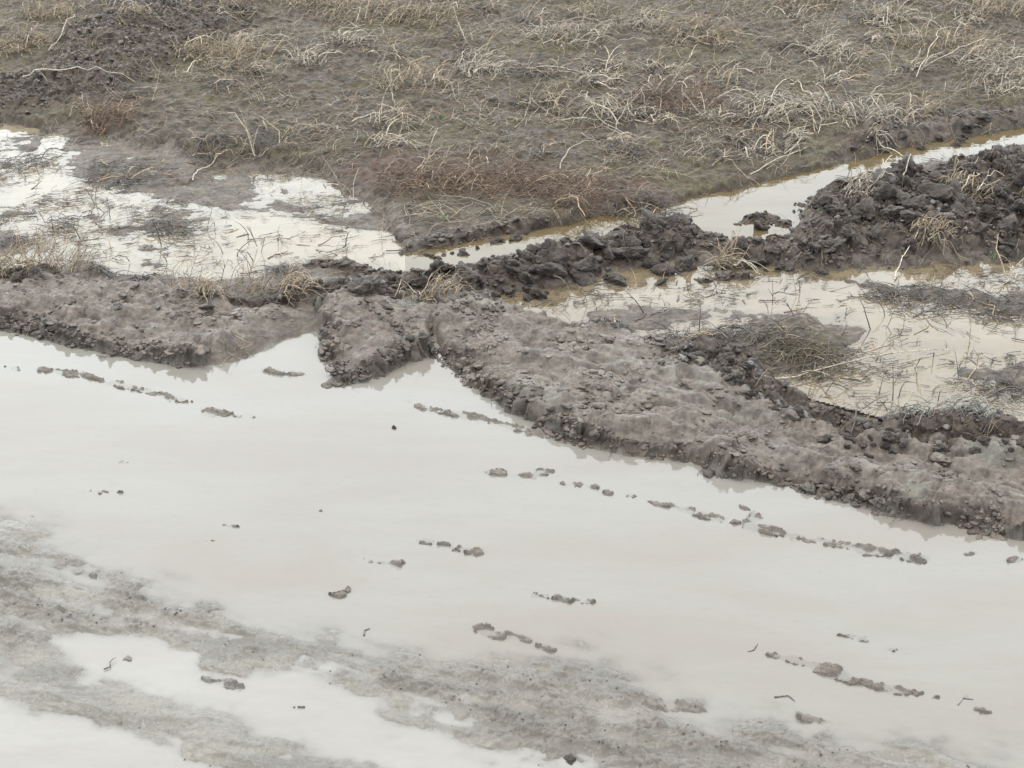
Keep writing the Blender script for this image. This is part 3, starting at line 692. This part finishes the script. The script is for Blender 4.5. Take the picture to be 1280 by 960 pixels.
P_ = [
 (132, 150, 70, "rust", "rust brown upright grass tuft on the rim above the left flooded patch", .9),
 (152, 208, 110, "dark", "tangled brown grass island lying in the left flooded patch", .3),
 (28, 192, 62, "wet", "grey matted grass island at the left edge of the flooded patch", .3),
 (262, 72, 90, "tan", "tan grass heap just right of the dark mud heap in the field", .5),
 (300, 60, 60, "pale", "pale bent stalks beside the tan grass heap in the upper left", .8),
 (345, 98, 26, "forked", "single leaning pale stalk left of the bare patch in the field", 1.2),
 (385, 80, 50, "pale", "small splayed pale tuft with drooping tips in the upper left of the field", 1.8),
 (338, 178, 120, "dark", "broad brown grass tangle at the field edge above the small bluish pool", .4),
 (255, 185, 70, "dark", "low brown grass tuft between the island and the field edge", .3),
 (318, 190, 30, "forked", "pair of pale arched stalks standing out of the brown grass tangle", .5),
 (450, 25, 120, "tan", "wide tan grass heap at the top left of centre", .8),
 (530, 28, 110, "tan", "bushy tan grass heap with a rounded crown at the top edge", .7),
 (515, 108, 90, "tan", "cluster of short upright stalks over brown grass left of centre", 1.3),
 (490, 118, 26, "forked", "hooked pale stalks on the left side of the upright cluster", 1.5),
 (598, 92, 70, "pale", "pale spray leaning right behind the upright cluster", .7),
 (582, 60, 24, "forked", "bare forked stalk behind the pale spray near the top centre", 1.3),
 (520, 228, 120, "rust", "rust red grass mat on the left of the ditch head", .2),
 (610, 226, 130, "rust", "rust red grass mat in the middle of the ditch rim", .2),
 (705, 240, 130, "rust", "rust red grass mat on the right of the ditch rim", .2),
 (800, 250, 90, "dark", "brown overhanging grass fringe where the ditch widens", .2),
 (528, 215, 26, "forked", "tall forked stalk rising from the left rust red mat", 1.3),
 (545, 222, 22, "forked", "leaning pale stalk with a bent head in the left rust red mat", .8),
 (636, 222, 30, "forked", "tall branching stalk rising from the middle rust red mat", 1.3),
 (430, 236, 24, "forked", "short pale stalks at the left end of the rust red mats", 1.2),
 (705, 50, 110, "pale", "long pale arching stalks across the top centre of the field", .6),
 (668, 92, 90, "dark", "dark grey flattened stalks in the middle of the field", .2),
 (770, 145, 90, "pale", "crossed pale stalks lying in front of the rust hearted heap", 2.3),
 (838, 130, 130, "rustpale", "domed grass heap with a rust red heart", .5),
 (880, 150, 30, "forked", "star shaped pale stalk right of the rust hearted heap", .5),
 (868, 50, 110, "tan", "fuzzy tan grass heap near the top right of centre", .4),
 (800, 40, 70, "pale", "loose pale stalks left of the fuzzy tan heap", .6),
 (958, 140, 110, "pale", "left half of the great tangle of arching pale vines", .5),
 (1030, 145, 130, "pale", "middle of the great tangle of arching pale vines above the ditch", 2.4),
 (1108, 150, 80, "pale", "right end of the great tangle of arching pale vines", .5),
 (1150, 140, 50, "tan", "low tan tuft between the vine tangle and the dark ditch rim", .6),
 (1040, 72, 90, "pale", "pale stalk pile with a forked stalk in front in the upper right", .5),
 (1035, 95, 26, "forked", "forked stalk standing on bare ground in the upper right", 1.4),
 (1112, 95, 26, "forked", "upright forked stalk left of the big tan fan", 1.4),
 (1105, 28, 60, "pale", "slanting bundle of pale stalks at the top right", 1.0),
 (1185, 62, 120, "tan", "big tan fan of long leaning stalks near the right edge", .9),
 (1235, 80, 110, "pale", "starburst of pale stalks against the big tan fan", .3),
 (1268, 105, 90, "pale", "mass of pale stalks running out of the right edge above the ditch", .6),
 (1215, 120, 50, "forked", "hooked white stalks in front of the starburst", .6),
 (1250, 20, 90, "tan", "tan grass heap in the top right corner", .5),
 (995, 12, 70, "tan", "tan grass tuft at the very top right of centre", .5),
 (20, 62, 80, "tan", "tan grass tuft at the left edge of the field", .5),
 (60, 25, 70, "tan", "slanting dry stalks in the top left corner", .9),
 (200, 30, 90, "dark", "dark matted stalks on the dug mud at the top left", .7),
 (390, 10, 70, "tan", "short grey stalks at the top edge left of the wide tan heap", .9),
 (975, 60, 30, "dark", "thin dark stalks left of the forked pale pile", 1.4),
 (40, 318, 110, "fine", "fine dry grass stand on the left shore of the flooded patch", .9),
 (122, 335, 50, "wet", "dark twiggy plant standing in the shallows left of the bank", 1.2),
 (235, 352, 60, "fine", "sparse upright grass blades behind the left bank", 1.3),
 (258, 372, 30, "tan", "small yellow grass tuft at the foot of the left bank", 1.0),
 (92, 330, 60, "fine", "thin yellowish grass patch just left of the dark twiggy plant", .8),
 (12, 335, 50, "tan", "yellow brown grass tuft at the very left edge behind the bank", .9),
 (180, 345, 40, "wet", "dark broken stubble between the twiggy plant and the sparse blades", .9),
 (305, 352, 60, "fine", "sparse yellow blades on the pale mud behind the left bank", .7),
 (365, 358, 50, "tan", "flattened yellow wisps where the left flood meets the clod ridge", .2),
 (8, 290, 40, "wet", "dark stems at the left edge of the flood below the grass island", .3),
 (70, 268, 60, "wet", "dark raft of stems in the left flood below the grass island", .2),
 (205, 275, 70, "wet", "dark raft of stems lying slanted across the left flood", .5),
 (352, 325, 26, "wet", "short dark stubble standing in the left flood", 1.2),
 (545, 372, 60, "tan", "yellow grass wisps on the lobe beneath the clod ridge", .5),
 (985, 418, 105, "olive", "olive brown stalk heap in the middle of the right flood", .3),
 (1010, 440, 110, "olive", "matted grass fringe in front of the olive brown heap", .3),
 (920, 405, 70, "wet", "dark sodden stems left of the olive brown heap", .5),
 (1150, 362, 110, "wet", "dark raft of dead stems across the right flood", .1),
 (1250, 372, 100, "wet", "dark raft of dead stems at the right edge of the flood", .1),
 (1105, 356, 60, "wet", "left tip of the dark stem raft in the right flood", .1),
 (1255, 472, 90, "wet", "sodden stem pile at the right edge above the grey shrub", .2),
 (1210, 512, 90, "grey", "grey green dry shrub lying on the clods at the right", .3),
 (1140, 508, 60, "grey", "grey brown wiry tuft left of the grey green shrub", .5),
 (840, 408, 70, "wet", "dark rotten stems behind the mound on the bank", .4),
 (760, 402, 60, "wet", "dark rotten leaves on the shore behind the bank", .2),
 (905, 318, 30, "tan", "arched tan stalk over the end of the clod ridge", .2),
 (1075, 245, 60, "pale", "pale stalks caught on the top of the clod heap", .5),
 (1200, 240, 60, "tan", "tan stems half buried in the clod heap", .3),
 (1160, 300, 50, "tan", "tan stems on the lower slope of the clod heap", .5),
 (1260, 335, 26, "forked", "forked white twig at the foot of the clod heap", 1.2),
]
for px, py, w, kind, lb, az in P_:
    weed(px, py, w, kind, lb, az)
# smaller ones, nothing tells them apart within their patch of ground
for rect, num, kinds, lb, grp in (((0, 0, 420, 120), 14, ("tan", "tan", "dark", "pale"), "small dead tuft in the upper left of the field", "small tufts in the upper left"),
                                  ((420, 0, 860, 110), 18, ("tan", "pale", "dark", "pale"), "small dead tuft in the upper middle of the field", "small tufts in the upper middle"),
                                  ((860, 0, 1290, 120), 20, ("pale", "tan", "pale", "dark"), "small dead tuft in the upper right of the field", "small tufts in the upper right"),
                                  ((420, 120, 900, 200), 14, ("pale", "dark", "tan"), "small dead tuft on the bare strip above the rust red mats", "small tufts on the bare strip"),
                                  ((880, 150, 1150, 200), 7, ("pale", "dark"), "small dead tuft between the vine tangle and the ditch", "small tufts above the ditch")):
    for k in range(num):
        weed(R.uniform(rect[0], rect[2]), R.uniform(rect[1], rect[3]), R.uniform(30, 70), kinds[k % len(kinds)], lb, None, None, "dead weed", grp, 34)

# single long stalks lying or arching on their own
def stalk(p0, p1, label, arch=.05, r=.0028, material=None, group="long loose stalks"):
    (x0, y0), (x1, y1) = at(*p0, .05), at(*p1, .05)
    t = np.linspace(0, 1, 12); x = x0 + (x1 - x0) * t; y = y0 + (y1 - y0) * t
    L = math.hypot(x1 - x0, y1 - y0)
    nn = np.cumsum(R.normal(0, .012, 12)); nn -= np.linspace(nn[0], nn[-1], 12)
    x = x + nn * L * 1.2 + L * .05 * np.sin(t * 3.14) * R.choice((-1, 1)); y = y + nn * L
    z = gz(x, y) + .005 + arch * np.sin(t * 3.14) ** .8
    P = np.stack([x, y, z], 1)
    o = link("dead_stalk", tube_mesh("dead_stalk", [P], [r], material or m_pale, 5, P[0]), None, P[0])
    return tell(o, label, "stalk", group)
for p0, p1, lb, ar in (((760, 172), (845, 110), "long bowed pale stalk leaning on the rust hearted heap", .05), ((735, 115), (797, 184), "long pale stalk running down left of the rust hearted heap", .03),
                       ((696, 150), (755, 150), "thin pale stalk lying level left of the crossed stalks", .01), ((700, 212), (745, 175), "bent pale stalk on the ground above the right rust red mat", .03),
                       ((890, 208), (965, 165), "pale stalk lying slanted above the ditch", .01), ((938, 212), (1010, 180), "pale stalk slanting down to the ditch bank", .01),
                       ((985, 112), (1028, 145), "thick curved white vine on top of the vine tangle", .06), ((1040, 110), (1075, 101), "short white stalk lying behind the vine tangle", .01),
                       ((1068, 122), (1105, 142), "thick white stalk pointing down into the vine tangle", .04), ((1100, 121), (1140, 121), "level white stalk behind the vine tangle", .01),
                       ((1150, 92), (1255, 55), "very long pale stalk crossing the big tan fan", .06), ((1145, 100), (1200, 38), "long slanting stalk at the left of the big tan fan", .08),
                       ((1190, 148), (1270, 145), "thin pale stalk lying above the dark rim of the ditch", .02), ((440, 152), (510, 137), "brown stick lying in front of the upright cluster", .01),
                       ((700, 33), (775, 50), "long stalk arching at the top centre", .06), ((755, 45), (800, 5), "slanting stalk reaching the top edge at centre", .05),
                       ((775, 55), (812, 62), "white broken stalk below the loose pale stalks", .01), ((640, 88), (735, 92), "long thin stalk lying over the dark grey stalks", .02),
                       ((230, 95), (265, 70), "pale stalk on the front of the tan heap in the upper left", .02), ((60, 70), (110, 25), "long curved stalk across the dug mud in the upper left", .04),
                       ((30, 110), (170, 105), "long pale stalk lying below the dug mud", .02), ((535, 238), (620, 262), "thin pale stalk lying on the wet lip below the red mats", .02),
                       ((240, 215), (275, 190), "pale stalk lying across the edge of the left flood", .01), ((1125, 232), (1136, 208), "white stalk standing in the clods by the ditch", .06),
                       ((1195, 228), (1222, 208), "pale stalk lying on the crest of the clod heap", .01), ((1100, 212), (1085, 200), "pale stalk tip dipping in the ditch", .01),
                       ((880, 318), (950, 325), "thick bleached stalk arching over the end of the clod ridge", .04), ((955, 470), (1190, 422), "long thin straight stalk across the right flood", .02),
                       ((1065, 530), (1110, 480), "slanting dark stalk behind the bank", .03), ((1120, 335), (1150, 298), "slanting pale stalk below the clod heap", .02)):
    stalk(p0, p1, lb, ar, material=m_dark if "dark stalk" in lb else None)

# little dark forked twigs standing or floating in the floods
def twig(px, py, label, group, size=1.0, up_=None):
    x, y = at(px, py); z = float(gz(x, y)[0])
    up_ = R.random() < .45 if up_ is None else up_
    ls, rr = stem_lines(x, y, R.uniform(0, 6.28) if up_ else R.normal(.35, .5), R.uniform(.05, .13) * size, R.uniform(.9, 1.5) if up_ else R.uniform(0, .35), R.uniform(.2, 1.2), .5, int(R.integers(0, 3)), R.uniform(.0012, .0024))
    ls = [l - np.array([0, 0, .006]) for l in ls]
    o = link("twig", tube_mesh("twig", ls, rr, m_dark if R.random() < .85 or size < 1 else m_tan, 4, (x, y, z)), None, (x, y, z))
    return tell(o, label, "twig", group)
def scatter(poly, num):
    P = np.array(poly, float); out_ = []
    while len(out_) < num:
        x, y = R.uniform(P[:, 0].min(), P[:, 0].max()), R.uniform(P[:, 1].min(), P[:, 1].max()); ins = False
        for a, b in zip(P, np.roll(P, -1, 0)):
            if (a[1] > y) != (b[1] > y) and x < (b[0] - a[0]) * (y - a[1]) / (b[1] - a[1]) + a[0]: ins = not ins
        if ins: out_.append((x, y))
    return out_
poly_left = [(0, 240), (60, 190), (120, 235), (300, 262), (500, 300), (500, 335), (330, 345), (250, 365), (100, 340), (0, 300)]
poly_flood = [(640, 378), (760, 350), (840, 330), (1000, 345), (1280, 330), (1280, 540), (1100, 520), (985, 495), (950, 450), (860, 420), (740, 405)]
for x, y in scatter(poly_left, 75): twig(x, y, "small dark twig in the left flooded patch", "twigs in the left flood")
for x, y in scatter(poly_flood, 95): twig(x, y, "small dark twig in the right flooded patch", "twigs in the right flood")
for x, y in scatter([(430, 240), (560, 240), (690, 262), (600, 290), (510, 305)], 8): twig(x, y, "small twig on the wet lip between flood and ditch", "twigs on the wet lip")
for x, y, lb in ((455, 795, "thin curved twig floating on the near side of the big puddle"), (968, 872, "tiny dark sprig standing in the shallow near edge of the puddle"), (1197, 882, "tiny upright stub standing in the puddle at lower right"),
                 (32, 646, "tiny dark twig in the puddle near the left edge"), (130, 838, "short twig lying beside the near pool"), (935, 815, "small twig floating low in the puddle on the right")):
    twig(x, y, lb, "twigs in the big puddle", .5, False)
for x, y, lb in ((553, 268, "small green weed on the wet lip by the ditch"), (548, 146, "small green weed in the middle of the field"), (738, 5, "small green weed at the top edge of the field"), (1240, 308, "small green weed at the foot of the clod heap")):
    X, Y = at(x, y, .05); z = float(gz(X, Y)[0]); ls, rr = [], []
    for k in range(10):
        ls.append(curve(X + R.normal(0, .012), Y + R.normal(0, .012), R.uniform(0, 6.28), R.uniform(.02, .045), R.uniform(.3, 1.2), 1.2, .3, 4)); rr.append(.003)
    tell(link("green_weed", tube_mesh("green_weed", ls, rr, m_green, 4, (X, Y, z), .3), None, (X, Y, z)), lb, "weed", "green weeds")

# ---- clods: angular lumps cut by random planes, then roughened
def clod_mesh(seed, sub, rough=.10, planes=11):
    import bmesh
    rg = np.random.default_rng(seed); bm = bmesh.new(); bmesh.ops.create_icosphere(bm, subdivisions=sub, radius=1)
    N = rg.normal(size=(planes, 3)); N /= np.linalg.norm(N, axis=1, keepdims=True); off = rg.uniform(.5, .95, planes)
    o3 = mathutils.Vector(rg.uniform(-50, 50, 3))
    for v in bm.verts:
        d = np.array(v.co); c = N @ d
        r = 1.0 / (np.sum((np.maximum(c, 0) / off) ** 16) ** (1 / 16) + .12)
        n = mnoise.fractal(v.co * 1.7 + o3, 1.0, 2.1, 5 if sub > 2 else 2) * rough * 1.6
        if sub > 2: n -= rough * 1.1 * max(0, .25 - abs(mnoise.noise(v.co * 2.3 + o3))) * 2 ; n += rough * .42 * mnoise.noise(v.co * 6 + o3) + rough * .3 * mnoise.noise(v.co * 14 + o3)
        v.co *= max(.3, min(r, 1.5) * .8 + n)
    me = bpy.data.meshes.new("mud_clod"); bm.to_mesh(me); bm.free()
    me.polygons.foreach_set("use_smooth", np.ones(len(me.polygons), bool)); return me
def clod_material(name, a, b, c):
    m, nt, out = mat(name); g = G(nt)
    tc = g.new("ShaderNodeTexCoord").outputs["Object"]; info = g.new("ShaderNodeObjectInfo")
    ad = g.new("ShaderNodeVectorMath", operation='ADD'); nt.links.new(tc, ad.inputs[0]); nt.links.new(info.outputs["Location"], ad.inputs[1]); v = ad.outputs[0]
    n1, n2 = g.noise(v, 1.6, 4), g.noise(v, 7, 5, .65)
    col = g.mix(g.rng(n1, .35, .65), c4(*a), c4(*b)); col = g.mix(g.rng(n2, .5, .7, 0, .6), col, c4(*c))
    p = g.new("ShaderNodeBsdfPrincipled"); nt.links.new(col, p.inputs["Base Color"]); p.inputs["Specular IOR Level"].default_value = .28
    g.put(p.inputs["Roughness"], g.rng(n2, .35, .65, .38, .85))
    bp = g.new("ShaderNodeBump"); bp.inputs["Strength"].default_value = .6; bp.inputs["Distance"].default_value = .08; g.put(bp.inputs["Height"], n2)
    nt.links.new(bp.outputs[0], p.inputs["Normal"]); nt.links.new(p.outputs[0], out.inputs["Surface"]); return m
m_clod = clod_material("clod_mud", DUG1, DUG2, DUG3)
big = [clod_mesh(s, 5, .16) for s in range(12)]
for me in big: me.materials.append(m_clod)
def clod(px, py, spx, label, group, zoff=.05, squash=.62):
    x, y = at(px, py, .05); s = (at(px + spx / 2, py, .05)[0] - x); z = float(gz(x, y)[0])
    o = link("mud_clod", big[int(R.integers(len(big)))], None, (x, y, z + s * squash * zoff))
    o.scale = (s * R.uniform(.85, 1.2), s * R.uniform(.8, 1.15), s * squash * R.uniform(.8, 1.25)); o.rotation_euler = (R.normal(0, .35), R.normal(0, .35), R.uniform(0, 6.28))
    return tell(o, label, "mud clod", group)
for px, py, s, lb in ((574, 330, 42, "block shaped clod with a flat top at the narrow end of the ditch"), (606, 352, 38, "broad pale clod face low in the clod ridge"), (668, 318, 36, "rounded clod on the crest left of the mossy hollow"),
                      (730, 328, 70, "large slab like clod in front of the mossy hollow"), (740, 300, 46, "tall cracked clod behind the mossy hollow"), (815, 292, 70, "biggest root bound clod on the crest of the ridge"),
                      (858, 318, 40, "rounded clod at the right end of the high ridge"), (826, 338, 34, "smooth low clod half sunk in the flood below the ridge"), (660, 358, 28, "small clod at the water line below the ridge"),
                      (955, 270, 44, "lone clod standing in the ditch"), (905, 452, 56, "cracked dark clod on top of the mound on the bank"), (872, 448, 40, "dark clod on the left shoulder of the mound"),
                      (925, 468, 40, "dark clod on the right shoulder of the mound"), (1245, 550, 44, "knobbly clod at the right edge behind the wheel track"), (1160, 535, 34, "smooth pale clod in the row behind the wheel track"),
                      (45, 342, 36, "black clod on the back of the left bank"), (20, 345, 28, "smaller black clod at the left edge of the bank"), (1125, 205, 30, "clod overhanging the bright end of the ditch"),
                      (492, 517, 13, "single small clod sticking out of the big puddle"), (262, 388, 24, "flat dark clod on the left bank"), (0, 952, 26, "dark clod in the bottom left corner"),
                      (430, 460, 34, "overhanging corner clod on the front of the bank lobe"), (714, 928, 30, "brown lump in the flat mud at the bottom centre")):
    clod(px, py, s * .8, lb, "mud clods", squash=.42 if "flat" in lb or "smooth" in lb or "lump" in lb else .62)
def row(path, num, smin, smax, spread, label, group):
    P = np.array(path, float); L = np.r_[0, np.cumsum(np.hypot(*np.diff(P, axis=0).T))]
    for k in range(num):
        t = R.uniform(0, L[-1]); x, y = np.interp(t, L, P[:, 0]), np.interp(t, L, P[:, 1])
        clod(x, y + R.normal(0, spread), smin + (smax - smin) * R.random() ** 1.8, label, group)
row([(385, 367), (470, 360), (560, 353), (640, 344), (720, 322), (800, 305), (870, 305)], 84, 15, 56, 9, "dark clod packed in the ridge between ditch and right flood", "clods of the ridge")
row([(880, 312), (960, 318), (1040, 322)], 16, 10, 28, 5, "dark clod in the low stretch joining the ridge to the heap", "clods of the low stretch")
for x, y in scatter([(1010, 262), (1060, 232), (1130, 215), (1200, 210), (1260, 198), (1300, 200), (1300, 310), (1010, 320)], 80):
    clod(x, y, 13 + 42 * R.random() ** 1.5, "dark clod in the wide heap right of the ditch", "clods of the heap")
row([(840, 445), (900, 462), (950, 492), (1010, 520)], 26, 9, 26, 6, "dark clod of the mound and its tail on the bank", "clods of the mound")
row([(1020, 528), (1080, 545), (1150, 545), (1290, 560)], 34, 9, 30, 6, "dark clod in the row behind the wheel track", "clods behind the wheel track")
row([(508, 302), (560, 305), (620, 292), (690, 278)], 14, 9, 26, 3, "dark clod along the lip at the head of the ditch", "clods on the ditch lip")
row([(1060, 186), (1120, 170), (1200, 160), (1280, 150)], 14, 10, 24, 4, "dark clod on the far rim of the ditch", "clods on the far rim")

def lumps(name, pts, sizes, material, label, cat, seed=5, sub=2, sink=.2, flat=1.0):
    """many small crumbs as one object"""
    protos = []
    for s in range(6):
        me = clod_mesh(seed + s, sub, .16, 8); V = np.empty(len(me.vertices) * 3, np.float32); me.vertices.foreach_get("co", V)
        F = np.empty(len(me.polygons) * 3, np.int32); me.polygons.foreach_get("vertices", F); protos.append((V.reshape(-1, 3), F.reshape(-1, 3))); bpy.data.meshes.remove(me)
    VV, FF = [], []; off = 0
    zz = gz(pts[:, 0], pts[:, 1])
    for (x, y), z, s in zip(pts, zz, sizes):
        V, F = protos[int(R.integers(6))]; a = R.uniform(0, 6.28); c, sn = math.cos(a), math.sin(a)
        sx, sy, sz = s * R.uniform(.8, 1.3), s * R.uniform(.7, 1.1), s * R.uniform(.4, .8) * flat
        q = V * (sx, sy, sz); VV.append(np.stack([q[:, 0] * c - q[:, 1] * sn + x, q[:, 0] * sn + q[:, 1] * c + y, q[:, 2] + z + sz * sink], 1)); FF.append(F + off); off += len(V)
    V, F = np.concatenate(VV), np.concatenate(FF).astype(np.int32)
    me = bpy.data.meshes.new(name); me.vertices.add(len(V)); me.vertices.foreach_set("co", V.astype(np.float32).ravel())
    me.loops.add(F.size); me.loops.foreach_set("vertex_index", F.ravel()); me.polygons.add(len(F))
    me.polygons.foreach_set("loop_start", np.arange(0, F.size, 3, dtype=np.int32)); me.polygons.foreach_set("loop_total", np.full(len(F), 3, np.int32))
    me.polygons.foreach_set("use_smooth", np.ones(len(F), bool)); me.update(calc_edges=True); me.materials.append(material)
    o = link(name, me); tell(o, label, cat); o["kind"] = "stuff"; return o
def pick(weight, num):
    """points drawn on the sheet with a given density per square metre"""
    area = np.gradient(XX, axis=1) * np.gradient(YY, axis=0)
    inside = (np.abs(XX) < (0.06 + .318 * YY) * 1.03) & (YY > 2.6) & (YY < 10.4)
    w = (weight * area * inside).ravel().astype(np.float64); c = np.cumsum(w); k = np.searchsorted(c, R.random(num) * c[-1])
    i, j = np.unravel_index(np.minimum(k, w.size - 1), XX.shape)
    return np.stack([XX[i, j] + R.normal(0, .002, num), YY[i, j] + R.normal(0, .003, num)], 1)
m_crumb = clod_material("crumb_mud", tuple(v * .9 for v in DUG1), DUG2, DUG3)
pts = pick(np.clip(clodm * 1.0 + face * 1.0, 0, 3) + .012 * bank, 6500)
lumps("mud_crumbs", pts, .003 + .016 * R.random(len(pts)) ** 2.8, m_crumb, "small dark mud crumbs over the clod ridges and the broken bank edge", "mud crumbs")
m_bank = clod_material("bank_mud", (.028, .0220, .0175), (.060, .0480, .0390), (.098, .081, .067))
bw = bank * (1 - clodm) * (.06 + sstep(.0, .6, fbm(XX, YY, .2, 3, 201)))
pts = pick(bw + face * 1.2 * sstep(-.2, .4, N1 + N2), 420)
lumps("mud_lumps", pts, .012 + .022 * R.random(len(pts)) ** 2, m_bank, "low smeared lumps of grey brown mud pressed into the bank", "mud lumps", 40, 3, -.12, .7)
pts = pick(bw + face * 2.0, 3200)
lumps("mud_lumps", pts, .004 + .010 * R.random(len(pts)) ** 2, m_bank, "small grey brown crumbs on the bank and its broken edge", "mud lumps", 50, 2, 0, .8)
pts = pick(mF * (.08 + churn) * (Z > -.003), 500)
pts = np.concatenate([pts, pick(crm * (mG > .5), 250)])
lumps("mud_grains", pts, .0008 + .0035 * R.random(len(pts)) ** 3, m_crumb, "tiny dark grains scattered over the flat wet mud in front", "mud grains", 25)

def litter(name, pts, lo, hi, rad, material, label, cat, az=(.3, .8), lift=.3, segs=4):
    ls, rr = [], []
    for x, y in pts:
        ls.append(curve(x, y, R.normal(*az) + (math.pi if R.random() < .5 else 0), R.uniform(lo, hi), abs(R.normal(0, lift)), R.uniform(0, 1.4), .8, segs, base=.0015)); rr.append(R.uniform(*rad))
    o = link(name, tube_mesh(name, ls, rr, material, 3, (0, 0, 0), .6)); tell(o, label, cat); o["kind"] = "stuff"; return o
clump = sstep(-.35, .45, fbm(XX, YY, .35, 3, 121) + .4 * N2)
fw = fieldm * (1 - mU * .6) * (.10 + 1.2 * clump ** 2)
litter("straw_litter", pick(fw, 13000), .03, .11, (.0006, .0014), m_tan, "fine tan straw strewn over the whole field", "straw")
litter("straw_litter", pick(fw * clump, 4200), .04, .16, (.0008, .0017), m_pale, "bleached straw strewn among the weeds of the field", "straw", lift=.5)
litter("dead_leaves", pick(fw, 5000), .01, .045, (.0015, .0032), m_dark, "dark rotten leaf scraps trodden into the field mud", "leaf scraps", lift=.15)
fl = np.clip(mlow * (1 - mF) * (1 - mG) * (1 - bank) * (1 - mC) * (1 - clodm), 0, 1)
fl = fl * sstep(-.15, .5, fbm(XF / 1.6, YF, .22, 4, 131)) + .05 * fl
litter("dead_leaves", pick(fl, 2600), .012, .07, (.0012, .0030), m_dark, "dark sodden leaf and stem scraps floating in the flooded patches", "leaf scraps", lift=.12)
litter("straw_litter", pick(fl * (XX < 0) + .25 * fl, 1500), .02, .08, (.0006, .0013), m_tan, "fine straw floating along the shores of the flooded patches", "straw", lift=.4)
litter("roots", pick(clodm, 700), .02, .09, (.0005, .0012), m_tan, "fine dry roots sticking out of the clods", "roots", lift=.6)
